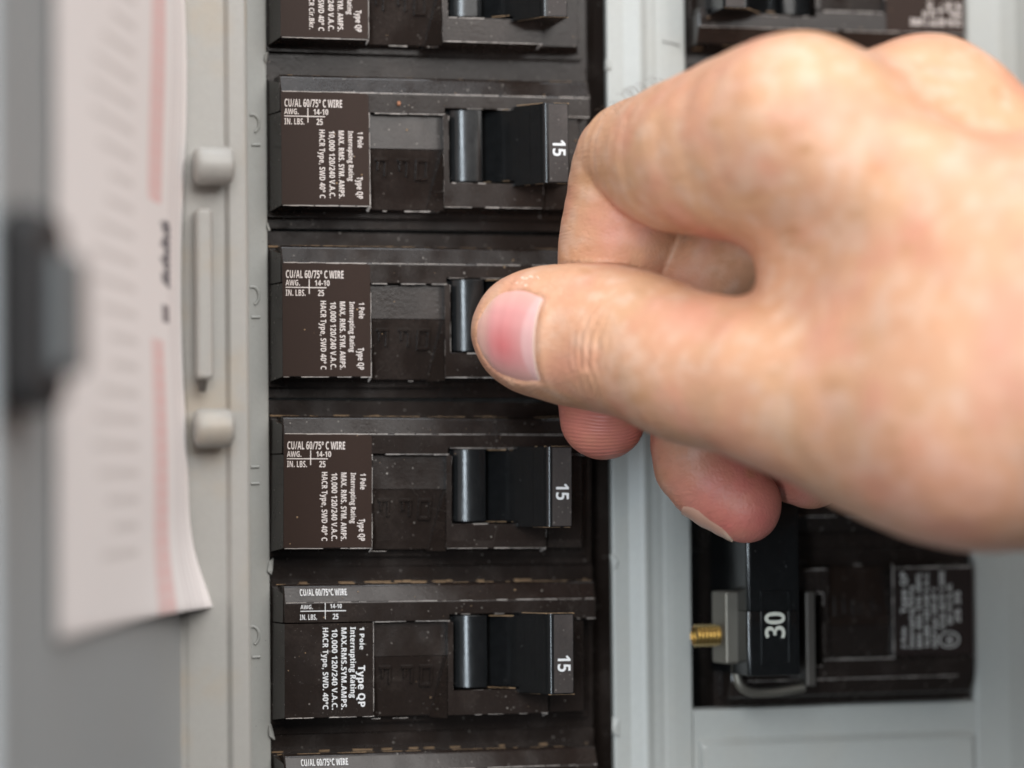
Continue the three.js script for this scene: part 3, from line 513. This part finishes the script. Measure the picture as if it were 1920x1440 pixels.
  for (let i = 0; i < nv; i++) {
    const o = i * 3, e = 0.28; let x = pos[o], y = pos[o + 1], z = pos[o + 2], gx, gy, gz;
    for (let it = 0; it < 2; it++) {
      const a = field(x + e, y - e, z - e), b = field(x - e, y - e, z + e), c = field(x - e, y + e, z - e), f = field(x + e, y + e, z + e);
      gx = a - b - c + f; gy = -a - b + c + f; gz = -a + b - c + f;
      const L = Math.hypot(gx, gy, gz) || 1; gx /= L; gy /= L; gz /= L;
      if (it === 0) { const d = clamp((a + b + c + f) / 4, -0.4, 0.4) * 0.8; x -= gx * d; y -= gy * d; z -= gz * d; pos[o] = x; pos[o + 1] = y; pos[o + 2] = z; }
      if (x > 150) break;                                                 // the forearm, out of the picture
    }
    nor.set([gx, gy, gz], o);
    const n1 = fbm(x * 0.11 + 40, y * 0.11, z * 0.11, 3), n2 = fbm(x * 0.45, y * 0.45 + 17, z * 0.45, 3), n3 = fbm(x * 1.6, y * 1.6, z * 1.6 + 5, 2);
    let c = [mix(0.575, 0.59, n1), mix(0.335, 0.295, n1), mix(0.19, 0.185, n1)];
    const pale_ = sstep(0.4, 0.75, n2) * 0.55; c = [mix(c[0], 0.64, pale_), mix(c[1], 0.43, pale_), mix(c[2], 0.32, pale_)];
    const ruddy = sstep(0.4, 0.85, fbm(x * 0.16 + 7, y * 0.16, z * 0.16, 4)) * 0.9; c = [mix(c[0], 0.57, ruddy), mix(c[1], 0.26, ruddy), mix(c[2], 0.17, ruddy)];
    for (const [p, r, a] of red) { const d = Math.hypot(x - p[0], y - p[1], z - p[2]) / r; if (d < 1) { const k = a * sstep(1, 0.25, d) * (0.75 + 0.5 * (n2 - 0.3)); c = [mix(c[0], 0.61, k), mix(c[1], 0.17, k), mix(c[2], 0.14, k)]; } }
    for (const [sx, sy, r, a] of spots) { const d = Math.hypot(x - sx, y - sy) / (r * (0.7 + 0.6 * n3)); if (d < 1 && gz > -0.2) { const k = a * sstep(1, 0.4, d); c = [mix(c[0], 0.42, k), mix(c[1], 0.20, k), mix(c[2], 0.08, k)]; } }
    const q = 0.95 + 0.1 * n3; col.set(c.map((v) => v * q), o);
    const onTip = Math.hypot(x - iT[0], y - iT[1], z - iT[2]) < 9.5 && z < 27; uv[i * 2] = (x - 25 - (onTip ? 13.5 : 0)) / 130; uv[i * 2 + 1] = (y + 60 - (onTip ? 46 : 0)) / 130;
  }
  const g = new THREE.BufferGeometry(); g.setAttribute('position', new THREE.Float32BufferAttribute(pos, 3)); g.setAttribute('normal', new THREE.BufferAttribute(nor, 3)); g.setAttribute('color', new THREE.BufferAttribute(col, 3)); g.setAttribute('uv', new THREE.BufferAttribute(uv, 2)); g.setIndex(idx);
  // fine relief of the skin: ridges of the fingerprint on the index tip, a net of fine lines elsewhere
  const fc = at(1112, 650, 17), ftip = [iT[0] - 13.5, iT[1] - 46]; fc.x -= 13.5; fc.y -= 46;        // the fingerprint lies in a corner of the sheet that nothing else uses
  const skinBump = dataTexture(1600, 1600, (px, py) => {
    const x = 25 + px / 1600 * 130, y = -60 + py / 1600 * 130, wx = x + 0.28 * fbm(x * 0.5, y * 0.5, 1, 2), wy = y + 0.28 * fbm(x * 0.5, y * 0.5, 8, 2);
    const k = sstep(10.5, 9, Math.hypot(x - ftip[0], y - ftip[1])); let v = 0.5;
    if (k > 0) v = mix(v, 0.5 + (0.08 + 0.16 * fbm(x * 0.8, y * 0.8, 3, 2)) * Math.sin(Math.hypot((wx - fc.x) * 0.9, wy - fc.y) * 6.2832 / 0.5), k);
    if (k < 1) { const a = Math.abs(fbm(wx * 1.1, wy * 1.9, 2, 2) - 0.5), b = Math.abs(fbm(wx * 1.9 + 5, wy * 1.1, 4, 2) - 0.5); v = mix(v - (sstep(0.05, 0, a) + sstep(0.05, 0, b)) * 0.22 + 0.3 * (fbm(x * 4, y * 4, 6, 1) - 0.5), v, k); }
    return clamp(v);
  });
  skinBump.wrapS = skinBump.wrapT = THREE.ClampToEdgeWrapping;
  const skin = new THREE.MeshPhysicalMaterial({ vertexColors: true, roughness: 0.46, specularIntensity: 0.8, bumpMap: skinBump, bumpScale: 0.00015, sheen: 0.25, sheenRoughness: 0.5, sheenColor: new THREE.Color(0.9, 0.45, 0.35) });
  const hand = thing('person', 'bare right hand reaching in, thumb and index finger closed on a toggle', 'person');
  part('hand', g, skin, hand, { keep: true });
  // nails: thin plates laid in their beds
  function nail(name, at2, L, W, cols, label) {
    const NS = 28, NT = 22, P = [], C = [], I = [];
    for (let s = 0; s <= NS; s++) for (let t = 0; t <= NT; t++) { const [p, c] = at2(s / NS, t / NT * 2 - 1); P.push(p.x, p.y, p.z); C.push(...c); }
    for (let s = 0; s < NS; s++) for (let t = 0; t < NT; t++) { const k = s * (NT + 1) + t; I.push(k, k + 1, k + NT + 1, k + 1, k + NT + 2, k + NT + 1); }
    const q = new THREE.BufferGeometry(); q.setAttribute('position', new THREE.Float32BufferAttribute(P, 3)); q.setAttribute('color', new THREE.Float32BufferAttribute(C, 3)); q.setIndex(I); q.computeVertexNormals();
    if (q.attributes.normal.getX(300) * nN.x + q.attributes.normal.getY(300) * nN.y + q.attributes.normal.getZ(300) * nN.z < 0) { q.setIndex(I.map((_, i2) => I[i2 - i2 % 3 + 2 - i2 % 3])); q.computeVertexNormals(); }
    const m = part(name, q, new THREE.MeshPhysicalMaterial({ vertexColors: true, roughness: 0.34, specularIntensity: 0.8, side: THREE.DoubleSide }), hand, { keep: true });
    if (label) m.userData.label = label; return m;
  }
  const surf = (s, t) => { const p = nO.clone().addScaledVector(ax, s - 4.2).addScaledVector(side, t).addScaledVector(nN, 16); for (let k = 0; k < 60; k++) { const d = raw(p.x, p.y, p.z); if (Math.abs(d) < 0.01) break; p.addScaledVector(nN, -d * 0.8); if (p.clone().sub(nO).dot(nN) < -2) break; } return p; };
  nail('thumb_nail', (s, t) => {
    const sl = s * NL, w = halfW(Math.min(sl, NL - 0.25)), tt = t * (w + 0.12), p = surf(sl - 0.15 * 0 + 0.0 - 0.35 * (1 - t * t) * sstep(0.2, 0, s) * -1, tt);
    const edge = Math.max(Math.pow(Math.abs(t), 8), s < 0.04 ? 1 - s / 0.04 : 0); p.addScaledVector(nN, -0.10 - 0.26 * edge);
    const lun = sstep(3.1, 2.3, sl + 0.02 * tt * tt * 2.2), n = fbm(tt * 1.5, sl * 0.1, 3, 2), m = fbm(sl * 0.35 + 4, tt * 0.35, 2, 2);
    let c = [0.62, 0.285, 0.27]; const deep = 0.9 * Math.exp(-((sl - 6.2) ** 2 / 7 + (tt - 1.2) ** 2 / 9)) + 0.25 * (m - 0.5); c = [mix(c[0], 0.60, deep), mix(c[1], 0.16, deep), mix(c[2], 0.16, deep)];
    const pl = 0.65 * sstep(8.2, 10.6, sl) + 0.45 * sstep(0.5, 1, Math.abs(t)); c = [mix(c[0], 0.66, pl), mix(c[1], 0.42, pl), mix(c[2], 0.33, pl)];
    c = [mix(c[0], 0.68, lun * 0.55), mix(c[1], 0.45, lun * 0.55), mix(c[2], 0.43, lun * 0.55)]; const k = 0.96 + 0.08 * n; return [p, c.map((v) => v * k)];
  }, NL, NW, null, 'short pink thumbnail with a pale half moon');
  // pale rim of the cuticle and flecks of dry skin beside the nail
  const cut = []; for (let k = 0; k <= 14; k++) { const t = mix(-0.92, 0.95, k / 14), p = surf(0.18 + 0.25 * (1 - t * t), t * NW * 0.92); cut.push(p.addScaledVector(nN, -0.12)); }
  part('cuticle', tube(cut, 0.17, 40, 6), new THREE.MeshStandardMaterial({ color: new THREE.Color(0.66, 0.47, 0.38), roughness: 0.55 }), hand);
  const fl = [], rf = rng(9); for (let k = 0; k < 12; k++) { const p = surf(1.5 + rf() * 5, -NW - 0.6 - rf() * 1.4); fl.push(new THREE.IcosahedronGeometry(0.10 + rf() * 0.16, 0).scale(1.6, 0.7, 0.5).translate(p.x, p.y, p.z)); }
  part('dry_skin', fl, new THREE.MeshStandardMaterial({ color: new THREE.Color(0.72, 0.56, 0.45), roughness: 0.7 }), hand, { kind: 'stuff' });
  // nail of the curled middle finger, seen edge-on below its tip
  const mdir = V3(mT).sub(V3(mD)).normalize(), mOut = at(1300, 1010, 26).sub(at(1360, 920, 27)).normalize(); mOut.addScaledVector(mdir, -mOut.dot(mdir)).normalize(); const mSide = new THREE.Vector3().crossVectors(mdir, mOut);
  nail('finger_nail', (s, t) => {
    const a = t * 0.72 * Math.sqrt(Math.max(0, 1 - 0.97 * Math.pow(Math.abs(s - 0.45) / 0.55, 2.6))), o = mOut.clone().multiplyScalar(Math.cos(a)).addScaledVector(mSide, Math.sin(a)), p = V3(mD).addScaledVector(mdir, 3.4 + s * 8.4).addScaledVector(o, 12);
    for (let k = 0; k < 40; k++) { const d = raw(p.x, p.y, p.z); if (d < 0.01) break; p.addScaledVector(o, -d * 0.8); }
    p.addScaledVector(o, 0.22 - 0.4 * Math.pow(Math.abs(t), 6));
    const e = sstep(0.75, 0.95, s); return [p, [mix(0.60, 0.66, e), mix(0.34, 0.46, e), mix(0.25, 0.34, e)]];
  }, 10, 6, null);
  // a few fine hairs on the back of the index finger
  const hairs = [], rh = rng(21);
  for (let k = 0; k < 26; k++) {
    const a = at(1165 + rh() * 120, 225 + rh() * 30 - 0, 44); let p = new THREE.Vector3(a.x, a.y + 14, 32 + rh() * 10), ok = false; for (let q = 0; q < 60; q++) { const d = raw(p.x, p.y, p.z); if (d < 0.02) { ok = true; break; } p.y -= d * 0.9; }
    if (!ok) continue; const L = 1.4 + rh() * 1.6, q = p.clone().add(new THREE.Vector3(-0.55 * L, 0.35 * L, (rh() - 0.5) * L * 0.6)), m = p.clone().lerp(q, 0.5).add(new THREE.Vector3(0, 0.2 * L, 0));
    hairs.push(tube([p, m, q], 0.022, 5, 4));
  }
  if (hairs.length) part('hair', hairs, new THREE.MeshStandardMaterial({ color: new THREE.Color(0.06, 0.035, 0.02), roughness: 0.6 }), hand, { kind: 'stuff' });
}
renderer.render(scene, camera);
